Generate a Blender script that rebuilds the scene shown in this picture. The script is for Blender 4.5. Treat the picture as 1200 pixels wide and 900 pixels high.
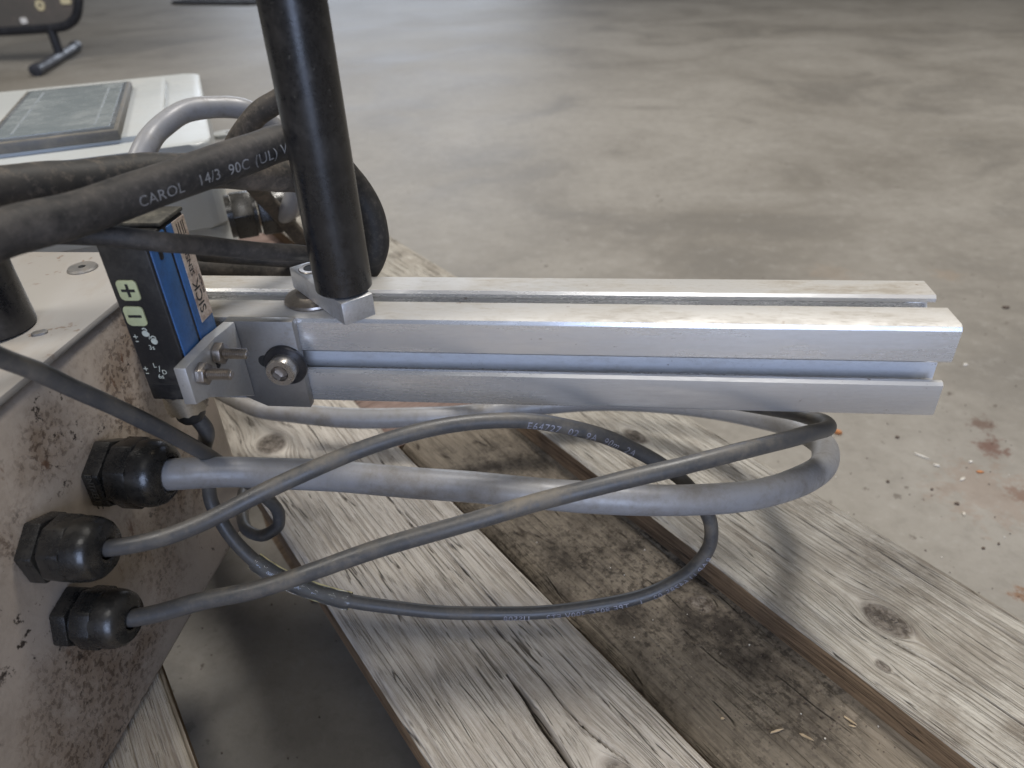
import bpy, bmesh, math, random
import numpy as np
from mathutils import Vector, Matrix

S = bpy.context.scene
for o in list(bpy.data.objects):
    bpy.data.objects.remove(o)
random.seed(4)

# ------------------------------------------------------------------ camera
F_PX, PITCH, ROLL, AZ = 844.2837, 0.5793, -0.0451, -0.1232
CAM = Vector((-0.1331, -0.2398, 0.1293))
_h = Vector((math.sin(AZ), math.cos(AZ), 0)); _r0 = Vector((math.cos(AZ), -math.sin(AZ), 0))
FW = math.cos(PITCH) * _h + Vector((0, 0, -math.sin(PITCH)))
_u0 = math.sin(PITCH) * _h + Vector((0, 0, math.cos(PITCH)))
RT = math.cos(ROLL) * _r0 + math.sin(ROLL) * _u0
UP = -math.sin(ROLL) * _r0 + math.cos(ROLL) * _u0
cam = bpy.data.objects.new('camera', bpy.data.cameras.new('camera'))
S.collection.objects.link(cam)
M = Matrix((RT, UP, -FW)).transposed().to_4x4(); M.translation = CAM
cam.matrix_world = M
cam.data.sensor_width = 36.0
cam.data.lens = F_PX / 1200 * 36
cam.data.clip_start = 0.01; cam.data.clip_end = 100
cam.data.dof.use_dof = True
cam.data.dof.focus_distance = 0.30
cam.data.dof.aperture_fstop = 12
S.camera = cam

# ------------------------------------------------------------------ light
W = bpy.data.worlds.new('World'); S.world = W; W.use_nodes = True
bg = W.node_tree.nodes['Background']
bg.inputs['Color'].default_value = (1.0, 0.96, 0.90, 1); bg.inputs['Strength'].default_value = 0.115
def area(name, loc, target, sx, sy, power, col):
    l = bpy.data.lights.new(name, 'AREA'); l.shape = 'RECTANGLE'; l.size = sx; l.size_y = sy
    l.energy = power; l.color = col
    o = bpy.data.objects.new(name, l); S.collection.objects.link(o)
    o.location = loc
    o.rotation_euler = (Vector(target) - Vector(loc)).to_track_quat('-Z', 'Y').to_euler()
    return o
area('overhead_light', (0.7, 1.3, 3.6), (-0.1, 0.3, -0.2), 1.0, 1.0, 140, (1.0, 0.96, 0.90))
area('overhead_light', (0.5, -1.5, 3.6), (-0.1, 0.0, -0.1), 1.0, 1.0, 24, (1.0, 0.97, 0.93))  # added above and behind the camera to put highlights on chamfers and cables
area('overhead_light', (-2.5, -0.6, 3.2), (-0.1, 0.0, -0.1), 1.0, 1.0, 95, (1.0, 0.95, 0.87))
area('door_daylight', (0.75, -3.4, 0.9), (-0.1, 0, -0.05), 1.2, 2.2, 88, (0.56, 0.69, 1.0))
area('far_door_daylight', (-2.6, 9.0, 1.9), (-0.6, 1.5, -0.3), 3.6, 3.2, 150, (0.78, 0.86, 1.0))
S.view_settings.view_transform = 'Standard'; S.view_settings.look = 'None'
S.view_settings.exposure = -0.05; S.view_settings.gamma = 1.0
S.view_settings.use_curve_mapping = False

# ------------------------------------------------------------------ helpers
def ray(x, y): return FW + RT * ((x - 600) / F_PX) - UP * ((y - 450) / F_PX)
def atz(x, y, z): d = ray(x, y); return CAM + d * ((z - CAM.z) / d.z)
def aty(x, y, Y): d = ray(x, y); return CAM + d * ((Y - CAM.y) / d.y)
def atx(x, y, X): d = ray(x, y); return CAM + d * ((X - CAM.x) / d.x)
def atd(x, y, D): return CAM + ray(x, y) * D

COL = S.collection
OFF = {}
def tag(o, label, cat, group=None):
    o['label'] = label; o['category'] = cat
    if group: o['group'] = group
    return o
def thing(name, label, cat, loc, group=None):
    o = bpy.data.objects.new(name, None); COL.objects.link(o)
    o.location = loc; o.empty_display_size = 0.01
    OFF[o.name] = Vector(loc)
    return tag(o, label, cat, group)
def root_of(o):
    while o.parent: o = o.parent
    return o
def obj(name, bm, mat, parent=None, ang=35, smooth=True):
    """link a bmesh (world coordinates) as one mesh object"""
    if parent is not None:
        off = OFF.get(root_of(parent).name, Vector((0, 0, 0)))
    else:
        cs = [v.co for v in bm.verts]
        lo = Vector([min(c[i] for c in cs) for i in range(3)]); hi = Vector([max(c[i] for c in cs) for i in range(3)])
        off = Vector(((lo.x + hi.x) / 2, (lo.y + hi.y) / 2, lo.z))
    bmesh.ops.translate(bm, verts=bm.verts, vec=-off)
    bmesh.ops.recalc_face_normals(bm, faces=bm.faces)
    me = bpy.data.meshes.new(name); bm.to_mesh(me); bm.free()
    if smooth:
        me.shade_smooth(); me.set_sharp_from_angle(angle=math.radians(ang))
    me.materials.append(mat)
    o = bpy.data.objects.new(name, me); COL.objects.link(o)
    if parent is not None: o.parent = parent
    else:
        o.location = off; OFF[o.name] = off
    return o
I3 = (Vector((1, 0, 0)), Vector((0, 1, 0)), Vector((0, 0, 1)))
def fr(o, ax=I3):
    return lambda p: Vector(o) + ax[0] * p[0] + ax[1] * p[1] + ax[2] * p[2]
def prism(bm, pts, f, h0, h1, bevel=0, seg=2):
    """pts 2D polygon; f maps (x, y, h) to world"""
    a = [bm.verts.new(f((x, y, h0))) for x, y in pts]
    b = [bm.verts.new(f((x, y, h1))) for x, y in pts]
    n = len(pts); fs = []
    for i in range(n):
        fs.append(bm.faces.new((a[i], a[(i + 1) % n], b[(i + 1) % n], b[i])))
    fs.append(bm.faces.new(a[::-1])); fs.append(bm.faces.new(b))
    if bevel:
        es = {e for q in fs for e in q.edges}
        bmesh.ops.bevel(bm, geom=list(es), offset=bevel, segments=seg, affect='EDGES', profile=0.5, clamp_overlap=True)
    return bm
def box(bm, lo, hi, f=None, bevel=0, seg=2):
    f = f or fr((0, 0, 0))
    return prism(bm, [(lo[0], lo[1]), (hi[0], lo[1]), (hi[0], hi[1]), (lo[0], hi[1])], f, lo[2], hi[2], bevel, seg)
def rrect(w, h, r, n=5):
    out = []
    for cx, cy, a0 in ((w / 2 - r, h / 2 - r, 0), (-w / 2 + r, h / 2 - r, 90), (-w / 2 + r, -h / 2 + r, 180), (w / 2 - r, -h / 2 + r, 270)):
        for k in range(n + 1):
            a = math.radians(a0 + 90 * k / n); out.append((cx + r * math.cos(a), cy + r * math.sin(a)))
    return out
def ngon(r, n, ph=0): return [(r * math.cos(2 * math.pi * k / n + ph), r * math.sin(2 * math.pi * k / n + ph)) for k in range(n)]
def lathe(bm, prof, f, n=32):
    """prof: list of (radius, height); axis is local third axis"""
    rings = []
    for r, h in prof:
        if r < 1e-7: rings.append([bm.verts.new(f((0, 0, h)))])
        else: rings.append([bm.verts.new(f((r * math.cos(2 * math.pi * k / n), r * math.sin(2 * math.pi * k / n), h))) for k in range(n)])
    for A, B in zip(rings, rings[1:]):
        for k in range(n):
            k2 = (k + 1) % n
            if len(A) == 1 and len(B) == 1: continue
            if len(A) == 1: bm.faces.new((A[0], B[k2], B[k]))
            elif len(B) == 1: bm.faces.new((A[k], A[k2], B[0]))
            else: bm.faces.new((A[k], A[k2], B[k2], B[k]))
    return bm
def axes(z, x=None):
    z = Vector(z).normalized()
    x = Vector(x) if x is not None else (Vector((0, 0, 1)) if abs(z.z) < .9 else Vector((1, 0, 0)))
    x = (x - z * x.dot(z)).normalized()
    return (x, z.cross(x), z)
def spline(pts, n=14):
    P = [Vector(p) for p in pts]
    P = [P[0] * 2 - P[1]] + P + [P[-1] * 2 - P[-2]]
    out = []
    for i in range(1, len(P) - 2):
        p0, p1, p2, p3 = P[i - 1:i + 3]
        t = [0]
        for a, b in ((p0, p1), (p1, p2), (p2, p3)): t.append(t[-1] + max((b - a).length, 1e-6) ** .5)
        for k in range(n):
            u = t[1] + (t[2] - t[1]) * k / n
            A1 = p0 * ((t[1] - u) / (t[1] - t[0])) + p1 * ((u - t[0]) / (t[1] - t[0]))
            A2 = p1 * ((t[2] - u) / (t[2] - t[1])) + p2 * ((u - t[1]) / (t[2] - t[1]))
            A3 = p2 * ((t[3] - u) / (t[3] - t[2])) + p3 * ((u - t[2]) / (t[3] - t[2]))
            B1 = A1 * ((t[2] - u) / (t[2] - t[0])) + A2 * ((u - t[0]) / (t[2] - t[0]))
            B2 = A2 * ((t[3] - u) / (t[3] - t[1])) + A3 * ((u - t[1]) / (t[3] - t[1]))
            out.append(B1 * ((t[2] - u) / (t[2] - t[1])) + B2 * ((u - t[1]) / (t[2] - t[1])))
    out.append(P[-2].copy())
    for _ in range(6):   # relax: a cable bends evenly
        q = [out[0]] + [(out[i - 1] + out[i] * 2 + out[i + 1]) / 4 for i in range(1, len(out) - 1)] + [out[-1]]
        out = q
    return out
def tube(bm, path, r, n=20, cap=True):
    N = None; rings = []
    for i, p in enumerate(path):
        T = (path[min(i + 1, len(path) - 1)] - path[max(i - 1, 0)]).normalized()
        if N is None:
            N = T.orthogonal().normalized()
        N = (N - T * N.dot(T)).normalized(); B = T.cross(N)
        rr = r(i / (len(path) - 1)) if callable(r) else r
        rings.append([bm.verts.new(p + (N * math.cos(2 * math.pi * k / n) + B * math.sin(2 * math.pi * k / n)) * rr) for k in range(n)])
    for A, Bq in zip(rings, rings[1:]):
        for k in range(n):
            bm.faces.new((A[k], A[(k + 1) % n], Bq[(k + 1) % n], Bq[k]))
    if cap:
        bm.faces.new(rings[0][::-1]); bm.faces.new(rings[-1])
    return bm
def text_bm(s, size, spacing=1.0):
    cu = bpy.data.curves.new('t', 'FONT'); cu.body = s; cu.size = size; cu.resolution_u = 3
    cu.space_character = spacing; cu.align_x = 'LEFT'
    o = bpy.data.objects.new('t', cu); COL.objects.link(o)
    dg = bpy.context.evaluated_depsgraph_get()
    me = bpy.data.meshes.new_from_object(o.evaluated_get(dg))
    bm = bmesh.new(); bm.from_mesh(me)
    bpy.data.objects.remove(o); bpy.data.curves.remove(cu); bpy.data.meshes.remove(me)
    return bm
def text_plane(s, size, f, centre=True, spacing=1.0, thick=0.00008):
    bm = text_bm(s, size, spacing)
    xs = [v.co.x for v in bm.verts]; ys = [v.co.y for v in bm.verts]
    cx, cy = ((min(xs) + max(xs)) / 2, (min(ys) + max(ys)) / 2) if centre else (0, 0)
    g = bmesh.ops.extrude_face_region(bm, geom=list(bm.faces))
    top = {v for v in g['geom'] if isinstance(v, bmesh.types.BMVert)}
    for v in bm.verts:
        v.co = f((v.co.x - cx, v.co.y - cy, thick if v in top else 0))
    return bm
def text_tube(s, size, path, r, s0, face, ang=0, flip=False, spacing=1.0, proud=0.00022, stretch=1.0):
    """lettering bent round a cable: starts at arc length s0, turned towards the unit vector face"""
    bm = text_bm(s, size, spacing)
    bmesh.ops.triangulate(bm, faces=bm.faces)
    for _ in range(3):
        es = [e for e in bm.edges if e.calc_length() > 0.0009]
        if not es: break
        bmesh.ops.subdivide_edges(bm, edges=es, cuts=1); bmesh.ops.triangulate(bm, faces=bm.faces)
    L = [0]
    for a, b in zip(path, path[1:]): L.append(L[-1] + (b - a).length)
    cy = size * 0.35
    for v in bm.verts:
        x, y = v.co.x * stretch, v.co.y - cy
        if flip: x, y = -x, -y
        q = s0 + x
        i = max(0, min(len(L) - 2, int(np.searchsorted(L, q)) - 1))
        k = (q - L[i]) / max(L[i + 1] - L[i], 1e-9)
        p = path[i].lerp(path[i + 1], k)
        j = min(i + 1, len(path) - 2)
        T0 = (path[i + 1] - path[max(i - 1, 0)]).normalized(); T1 = (path[j + 1] - path[j - 1]).normalized()
        T = T0.lerp(T1, k).normalized()
        Nn = Vector(face); Nn = (Nn - T * Nn.dot(T)).normalized(); Bn = T.cross(Nn)
        if Bn.dot(Vector((0, 0, 1))) < 0: Bn = -Bn
        a = ang + y / r
        v.co = p + (Nn * math.cos(a) + Bn * math.sin(a)) * (r + proud)
    return bm

# ------------------------------------------------------------------ materials
class NT:
    def __init__(s, name):
        s.m = bpy.data.materials.new(name); s.m.use_nodes = True
        s.t = s.m.node_tree; s.b = s.t.nodes['Principled BSDF']; s._c = None
    def n(s, typ, **kw):
        q = s.t.nodes.new(typ)
        for k, v in kw.items(): setattr(q, k, v)
        return q
    def link(s, a, b): s.t.links.new(a, b)
    def coord(s, scale=(1, 1, 1), loc=(0, 0, 0), src='Object'):
        if s._c is None: s._c = s.n('ShaderNodeTexCoord')
        mp = s.n('ShaderNodeMapping'); mp.inputs['Scale'].default_value = scale; mp.inputs['Location'].default_value = loc
        s.link(s._c.outputs[src], mp.inputs['Vector']); return mp.outputs[0]
    def noise(s, vec, scale=5, detail=4, rough=.55, dist=0):
        q = s.n('ShaderNodeTexNoise'); q.inputs['Scale'].default_value = scale; q.inputs['Detail'].default_value = detail
        q.inputs['Roughness'].default_value = rough; q.inputs['Distortion'].default_value = dist
        s.link(vec, q.inputs['Vector']); return q.outputs['Fac']
    def voro(s, vec, scale, feature='F1'):
        q = s.n('ShaderNodeTexVoronoi', feature=feature); q.inputs['Scale'].default_value = scale
        s.link(vec, q.inputs['Vector']); return q.outputs['Distance']
    def ramp(s, fac, a, b, ca=(0, 0, 0, 1), cb=(1, 1, 1, 1)):
        q = s.n('ShaderNodeValToRGB'); e = q.color_ramp.elements
        e[0].position = a; e[1].position = b; e[0].color = ca; e[1].color = cb
        s.link(fac, q.inputs[0]); return q.outputs[0]
    def mix(s, fac, a, b, mode='MIX'):
        q = s.n('ShaderNodeMix', data_type='RGBA', blend_type=mode)
        for v, i in ((fac, 0), (a, 6), (b, 7)):
            if isinstance(v, bpy.types.NodeSocket): s.link(v, q.inputs[i])
            elif i == 0: q.inputs[0].default_value = v
            else: q.inputs[i].default_value = tuple(v) + (1,) if len(v) == 3 else v
        return q.outputs[2]
    def math(s, op, a, b=0.0):
        q = s.n('ShaderNodeMath', operation=op)
        for v, i in ((a, 0), (b, 1)):
            if isinstance(v, bpy.types.NodeSocket): s.link(v, q.inputs[i])
            else: q.inputs[i].default_value = v
        return q.outputs[0]
    def bump(s, h, strength=.3, dist=.0005, normal=None):
        q = s.n('ShaderNodeBump'); q.inputs['Strength'].default_value = strength; q.inputs['Distance'].default_value = dist
        s.link(h, q.inputs['Height'])
        if normal is not None: s.link(normal, q.inputs['Normal'])
        s.link(q.outputs[0], s.b.inputs['Normal']); return q.outputs[0]
    def set(s, **kw):
        for k, v in kw.items():
            i = s.b.inputs[k.replace('_', ' ')]
            if isinstance(v, bpy.types.NodeSocket): s.link(v, i)
            else: i.default_value = tuple(v) + (1,) if isinstance(v, tuple) and len(v) == 3 else v
        return s
MAT = {}
def dusty(name, col, dust, rough=.5, amount=.5, scale=60, metallic=0.0, specks=0.0, speck_col=(.05, .035, .02), bump=.15, spec=.5, streak=(1, 1, 1), dlo=.44, dhi=.62):
    t = NT(name); v = t.coord(streak)
    n1 = t.noise(v, scale, 9, .72); n2 = t.noise(t.coord(), scale * .3, 4, .6)
    f = t.math('ADD', t.math('MULTIPLY', t.ramp(n1, dlo, dhi), t.ramp(n2, .36, .62)), t.math('MULTIPLY', t.ramp(t.noise(v, scale * 7, 4, .7), .5, .68), .35))
    f = t.math('MINIMUM', t.math('MULTIPLY', f, amount * 1.7), 1.0)
    c = t.mix(f, col, dust)
    if specks:
        sp = t.noise(t.coord(loc=(3, 1, 7)), scale * 5, 3, .6); big = t.noise(t.coord(loc=(5, 5, 1)), scale * .5, 3)
        sf = t.math('MULTIPLY', t.ramp(sp, .66, .72), t.ramp(big, .5, .62))
        c = t.mix(t.math('MULTIPLY', sf, specks), c, speck_col)
    r = t.math('ADD', t.math('MULTIPLY', f, .3), rough)
    t.set(Base_Color=c, Roughness=r, Metallic=metallic); t.b.inputs['Specular IOR Level'].default_value = spec
    if bump: t.bump(t.noise(t.coord(), scale * 6, 3), bump, .0003)
    MAT[name] = t.m; return t
t_ = dusty('alum', (.72, .725, .73), (.54, .52, .49), .25, .42, 40, .72, .9, (.16, .10, .06), 0, streak=(.22, 1.6, 1.6))
t_.bump(t_.math('ADD', t_.noise(t_.coord((4, 900, 900)), 1, 4, .7), t_.math('MULTIPLY', t_.noise(t_.coord((30, 200, 200)), 1, 3, .6), .5)), .10, .00025)
dusty('alum_dusty', (.46, .45, .43), (.34, .31, .265), .50, .6, 60, .40, .9, (.16, .10, .06), .12, streak=(.4, 1.3, 1.3))
dusty('alum_slot', (.66, .67, .69), (.50, .49, .48), .5, .5, 120, .30, .9, (.14, .10, .07), .2, streak=(.5, 1, 1))
dusty('alum_flange_lit', (.50, .495, .48), (.40, .37, .33), .46, .45, 90, .7, .3, (.12, .09, .07), .12)  # same aluminium as the plate; the flange's lit side is painted lighter
dusty('alum_plate', (.34, .335, .33), (.25, .225, .195), .40, .5, 70, .85, .4, (.10, .07, .05), .10)
dusty('alum_block', (.70, .71, .73), (.45, .43, .40), .38, .4, 150, .85, .8, (.12, .11, .10), .25)
dusty('steel', (.40, .365, .33), (.24, .20, .16), .32, .4, 160, .95, .3, (.15, .09, .05), .05)
dusty('bolt', (.62, .59, .55), (.40, .36, .31), .26, .4, 200, .95, .3, (.2, .13, .08), .05)
dusty('dark_steel', (.05, .05, .055), (.12, .11, .10), .35, .4, 120, .8, 0, bump=.05)
dusty('rod_black', (.009, .009, .010), (.050, .045, .04), .27, .38, 90, 0, .9, (.16, .15, .13), .10, .6)
dusty('rubber', (.022, .021, .020), (.115, .10, .085), .55, .55, 70, 0, 0, bump=.35, spec=.35, dlo=.38, dhi=.68)
dusty('rubber_brown', (.03, .028, .025), (.17, .14, .11), .6, .75, 45, 0, .5, (.02, .017, .015), bump=.35, spec=.3, dlo=.35, dhi=.65)
dusty('grey_pvc', (.245, .245, .252), (.165, .148, .128), .34, .5, 40, 0, .5, (.06, .045, .03), .12, .5)
dusty('dark_pvc', (.055, .055, .056), (.135, .118, .095), .40, .5, 60, 0, .3, (.03, .025, .02), .15, .5)
dusty('gland', (.009, .009, .009), (.060, .052, .040), .24, .32, 130, 0, 0, bump=.25, spec=.5, dlo=.38, dhi=.62)
dusty('sensor_black', (.012, .012, .013), (.055, .05, .042), .38, .4, 120, 0, 0, bump=.08)
dusty('cap_dusty', (.035, .034, .03), (.15, .14, .115), .6, .8, 90, 0, 0, bump=.1)
dusty('sensor_blue', (.036, .120, .30), (.045, .085, .16), .45, .5, 140, 0, .5, (.02, .04, .08), .1)
dusty('label_tan', (.52, .43, .35), (.26, .19, .15), .6, .7, 260, 0, .5, (.2, .15, .12), .05)
dusty('button_lime', (.50, .51, .28), (.36, .38, .24), .5, .4, 200, 0, 0, bump=.05)
dusty('ink_black', (.012, .012, .012), (.05, .045, .04), .5, .3, 200, bump=0)
dusty('ink_pale', (.55, .57, .48), (.28, .28, .24), .5, .5, 600, bump=0)
dusty('print_grey', (.34, .335, .325), (.12, .115, .11), .6, .6, 260, bump=0, dlo=.3, dhi=.6)
dusty('print_blue', (.34, .34, .39), (.12, .12, .15), .6, .6, 500, bump=0, dlo=.3, dhi=.6)
dusty('gland_letter', (.05, .047, .04), (.10, .09, .07), .5, .5, 300, bump=0)
dusty('braid', (.46, .40, .31), (.20, .16, .12), .36, .5, 300, .8, 0, bump=.1)
dusty('enclosure', (.42, .44, .44), (.37, .365, .34), .34, .35, 14, 0, .5, (.33, .28, .22), .04, .5)
dusty('bezel', (.10, .095, .085), (.2, .18, .15), .5, .5, 60, 0, 0, bump=.1)
dusty('screen_glass', (.085, .10, .115), (.17, .18, .19), .10, .6, 14, 0, .5, (.30, .31, .31), 0, .8)
dusty('display', (.17, .20, .215), (.25, .27, .275), .14, .6, 16, 0, .3, (.34, .35, .35), 0, .7)
dusty('screen_mark', (.24, .265, .28), (.15, .17, .18), .3, .5, 30, 0, 0, bump=0)
dusty('stand_black', (.012, .014, .02), (.06, .06, .07), .4, .4, 8, 0, 0, bump=0)
dusty('stand_panel', (.10, .095, .09), (.16, .13, .12), .5, .6, 5, 0, 0, bump=0)
dusty('sticker_cream', (.62, .56, .38), (.35, .28, .15), .6, .5, 30, 0, 0, bump=0)
dusty('sticker_white', (.7, .7, .7), (.5, .5, .5), .6, .5, 30, 0, 0, bump=0)
dusty('sheet_dark', (.02, .022, .028), (.04, .04, .045), .7, .4, 4, 0, 0, bump=0)
dusty('chip_white', (.6, .58, .54), (.4, .36, .3), .8, .5, 80, bump=0)
dusty('chip_orange', (.42, .17, .06), (.3, .14, .07), .8, .5, 80, bump=0)
dusty('chip_wood', (.42, .33, .22), (.22, .17, .11), .8, .5, 200, bump=.2)
dusty('chip_dark', (.07, .05, .04), (.12, .09, .07), .8, .5, 80, bump=0)

def mat_sleeve():
    t = NT('clear_sleeve')
    t.set(Base_Color=(.96, .955, .93), Roughness=.06, IOR=1.32); t.b.inputs['Transmission Weight'].default_value = .96
    t.bump(t.noise(t.coord(), 350, 3), .35, .0006); MAT['sleeve'] = t.m
mat_sleeve()
dusty('sleeve_edge', (.55, .47, .22), (.42, .36, .2), .4, .5, 200, bump=0)

XF = -.325; BOX0 = (-.45, -.08, -.16)
STAINS = [(p_.y, p_.z, r_) for p_, r_ in [(atx(x_, y_, XF), r_) for x_, y_, r_ in ((165, 400, .026), (140, 475, .030), (60, 520, .016), (205, 575, .024), (185, 650, .026), (230, 560, .018), (150, 770, .026), (95, 800, .026), (85, 885, .030), (10, 640, .014))]]
def mat_paint():
    """grey painted steel, stained with oil and rust specks that lie in drifts"""
    t = NT('box_paint')
    base = t.mix(t.ramp(t.noise(t.coord(), 9, 4), .35, .7), (.43, .368, .308), (.335, .28, .226))
    # oily dirt has gathered in drifts round the cable entries and down one strip of the side
    zone = None
    for (y_, z_, r_) in STAINS:
        q = t.n('ShaderNodeVectorMath', operation='DISTANCE'); q.inputs[1].default_value = (XF - BOX0[0], y_ - BOX0[1], z_ - BOX0[2])
        t.link(t.coord(), q.inputs[0])
        k = t.ramp(t.math('ADD', t.math('DIVIDE', q.outputs['Value'], r_ * 1.25), t.math('MULTIPLY', t.math('SUBTRACT', t.noise(t.coord(loc=(6, 2, 1)), 30, 5, .65), .5), 1.6)), .25, 1.15, (1, 1, 1, 1), (0, 0, 0, 1))
        zone = k if zone is None else t.math('MAXIMUM', zone, k)
    drift = t.noise(t.coord(loc=(2, 0, 5)), 26, 8, .74, .5)
    film = t.math('MULTIPLY', t.ramp(drift, .36, .58), zone)
    c = t.mix(t.math('MULTIPLY', film, .80), base, (.185, .128, .082))
    c = t.mix(t.math('MULTIPLY', t.ramp(t.noise(t.coord(loc=(7, 0, 5)), 60, 8, .75), .50, .66), .30), c, (.20, .16, .125))
    z2 = t.math('MULTIPLY', t.ramp(drift, .36, .52), t.math('ADD', t.math('MULTIPLY', zone, .92), .08))
    d1 = t.math('MULTIPLY', t.ramp(t.noise(t.coord(loc=(0, 3, 0)), 430, 4, .68), .50, .57), z2)
    c = t.mix(t.math('MULTIPLY', d1, .72), c, (.065, .040, .026))
    d2 = t.math('MULTIPLY', t.ramp(t.noise(t.coord(loc=(8, 3, 0)), 150, 5, .7), .60, .64), t.ramp(t.noise(t.coord(loc=(1, 6, 2)), 20, 4), .47, .58))
    c = t.mix(t.math('MULTIPLY', d2, .95), c, (.022, .014, .010))
    d3 = t.math('MULTIPLY', t.ramp(t.noise(t.coord(loc=(8, 3, 4), scale=(1, 1.0, .35)), 210, 5, .7), .61, .67), t.ramp(t.noise(t.coord(loc=(3, 6, 2)), 12, 3), .50, .60))
    c = t.mix(t.math('MULTIPLY', d3, .8), c, (.12, .052, .024))
    t.set(Base_Color=c, Roughness=t.math('ADD', t.math('MULTIPLY', film, .2), .45))
    t.bump(t.math('ADD', t.noise(t.coord(), 260, 3), t.math('MULTIPLY', d1, 1.5)), .3, .0004); MAT['paint'] = t.m
    t = NT('box_lid_paint')
    base = t.mix(t.ramp(t.noise(t.coord(), 8, 4), .35, .7), (.34, .325, .305), (.29, .27, .245))
    c = t.mix(t.math('MULTIPLY', t.ramp(t.noise(t.coord(scale=(1, .5, 1)), 30, 5, .7), .5, .7), .5), base, (.26, .21, .155))
    d = t.math('MULTIPLY', t.ramp(t.noise(t.coord(loc=(0, 3, 0)), 150, 3, .6), .63, .68), t.ramp(t.noise(t.coord(), 20, 3), .45, .6))
    c = t.mix(t.math('MULTIPLY', d, .8), c, (.16, .10, .06))
    t.set(Base_Color=c, Roughness=.42); t.bump(t.noise(t.coord(), 200, 3), .08, .0003); MAT['lid_paint'] = t.m
mat_paint()

def mat_wood(name, light, dark, groove, dirt=.3, dirt_col=(.09, .07, .05), seed=0.0, fine=300, stain=None, lines=.8, speck=0.0):
    """weathered sawn timber: pale ridges, thin dark furrows that follow the grain, short checks, dirt"""
    t = NT(name)
    at = t.n('ShaderNodeAttribute', attribute_name='grain'); sep = t.n('ShaderNodeSeparateXYZ'); t.link(at.outputs['Vector'], sep.inputs[0])
    kn = t.n('ShaderNodeAttribute', attribute_name='knot').outputs['Fac']
    dp = t.n('ShaderNodeAttribute', attribute_name='relief').outputs['Fac']
    def vec(sx, sy, oz):
        q = t.n('ShaderNodeCombineXYZ')
        t.link(t.math('MULTIPLY', sep.outputs[0], sx), q.inputs[0]); t.link(t.math('MULTIPLY', sep.outputs[1], sy), q.inputs[1])
        q.inputs[2].default_value = oz + seed; return q.outputs[0]
    def contour(v, w, det=2):
        f = t.noise(v, 1, det, .5); d = t.math('ABSOLUTE', t.math('SUBTRACT', f, .5))
        return t.ramp(d, 0.0, w, (1, 1, 1, 1), (0, 0, 0, 1))
    f1 = t.noise(vec(16, fine * 1.3, 0), 1, 4, .65, .2)
    f2 = t.noise(vec(5, fine * .30, 5), 1, 4, .6, .3)
    f3 = t.noise(vec(90, fine * 4.5, 9), 1, 3, .65)
    blot = t.noise(t.coord(loc=(seed, 0, 0)), 30, 8, .72)
    blot2 = t.noise(t.coord(loc=(0, seed, 0)), 9, 4, .6)
    g = t.math('ADD', t.math('MULTIPLY', f1, .40), t.math('ADD', t.math('MULTIPLY', f2, .25), t.math('MULTIPLY', f3, .35)))
    c = t.mix(t.ramp(g, .40, .54), dark, light)
    c = t.mix(t.math('MULTIPLY', t.ramp(f2, .54, .70), .35), c, dark)
    ln = t.math('MULTIPLY', contour(vec(5, fine * .62, 21), .055), t.ramp(t.noise(vec(16, fine * .25, 31), 1, 3, .6), .38, .56))
    ln2 = t.math('MULTIPLY', contour(vec(22, fine * 1.9, 41), .05), t.ramp(t.noise(vec(45, fine * .7, 51), 1, 3, .6), .50, .60))
    fur = t.math('MAXIMUM', ln, t.math('MULTIPLY', ln2, .8))
    c = t.mix(t.math('MULTIPLY', fur, lines), c, groove)
    crk = t.math('MULTIPLY', contour(vec(12, fine * .45, 61), .022, 1), t.ramp(t.noise(vec(30, fine * .4, 71), 1, 2), .56, .60))
    c = t.mix(t.math('MULTIPLY', crk, .85), c, (.03, .022, .016))
    c = t.mix(t.ramp(dp, .0, .9), c, (.03, .02, .014))
    c = t.mix(t.math('MULTIPLY', t.math('MULTIPLY', t.ramp(blot, .42, .60), t.ramp(blot2, .40, .58)), dirt), c, dirt_col)
    if stain:
        st = t.math('MULTIPLY', t.ramp(t.noise(t.coord(loc=(1, seed, 4)), 17, 7, .72), .57, .66), .65)
        c = t.mix(t.math('MULTIPLY', st, t.ramp(g, .36, .56, (1, 1, 1, 1), (.35, .35, .35, 1))), c, stain)
    if speck:
        sp = t.math('MULTIPLY', t.ramp(t.noise(t.coord(loc=(4, seed, 4)), 330, 4, .7), .50, .60), t.ramp(blot2, .40, .56))
        c = t.mix(t.math('MULTIPLY', sp, speck), c, (.014, .011, .009))
        sp2 = t.ramp(t.noise(t.coord(loc=(9, seed, 4)), 420, 3, .7), .66, .72)
        c = t.mix(t.math('MULTIPLY', sp2, speck * .7), c, (.34, .30, .25))
    kr = t.noise(t.coord(loc=(seed, 3, 0)), 260, 5, .7)
    kc = t.mix(t.ramp(kr, .4, .62), (.055, .043, .035), (.20, .175, .15))
    c = t.mix(t.math('MULTIPLY', t.ramp(kn, .02, .30), .88), c, kc)
    t.set(Base_Color=c, Roughness=.86); t.b.inputs['Specular IOR Level'].default_value = .22
    hgt = t.math('SUBTRACT', t.math('ADD', g, t.math('MULTIPLY', f3, .3)), t.math('ADD', t.math('MULTIPLY', fur, .55), t.math('MULTIPLY', crk, 1.0)))
    t.bump(hgt, 1.0, .0010); MAT[name] = t.m
mat_wood('wood_mid', (.455, .425, .385), (.315, .285, .250), (.135, .108, .085), .40, (.205, .178, .148), 0.0, 470, lines=.55)
mat_wood('wood_right', (.445, .422, .375), (.285, .260, .222), (.11, .088, .067), .7, (.185, .160, .130), 7.0, 600, (.17, .138, .105), lines=.62)
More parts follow.
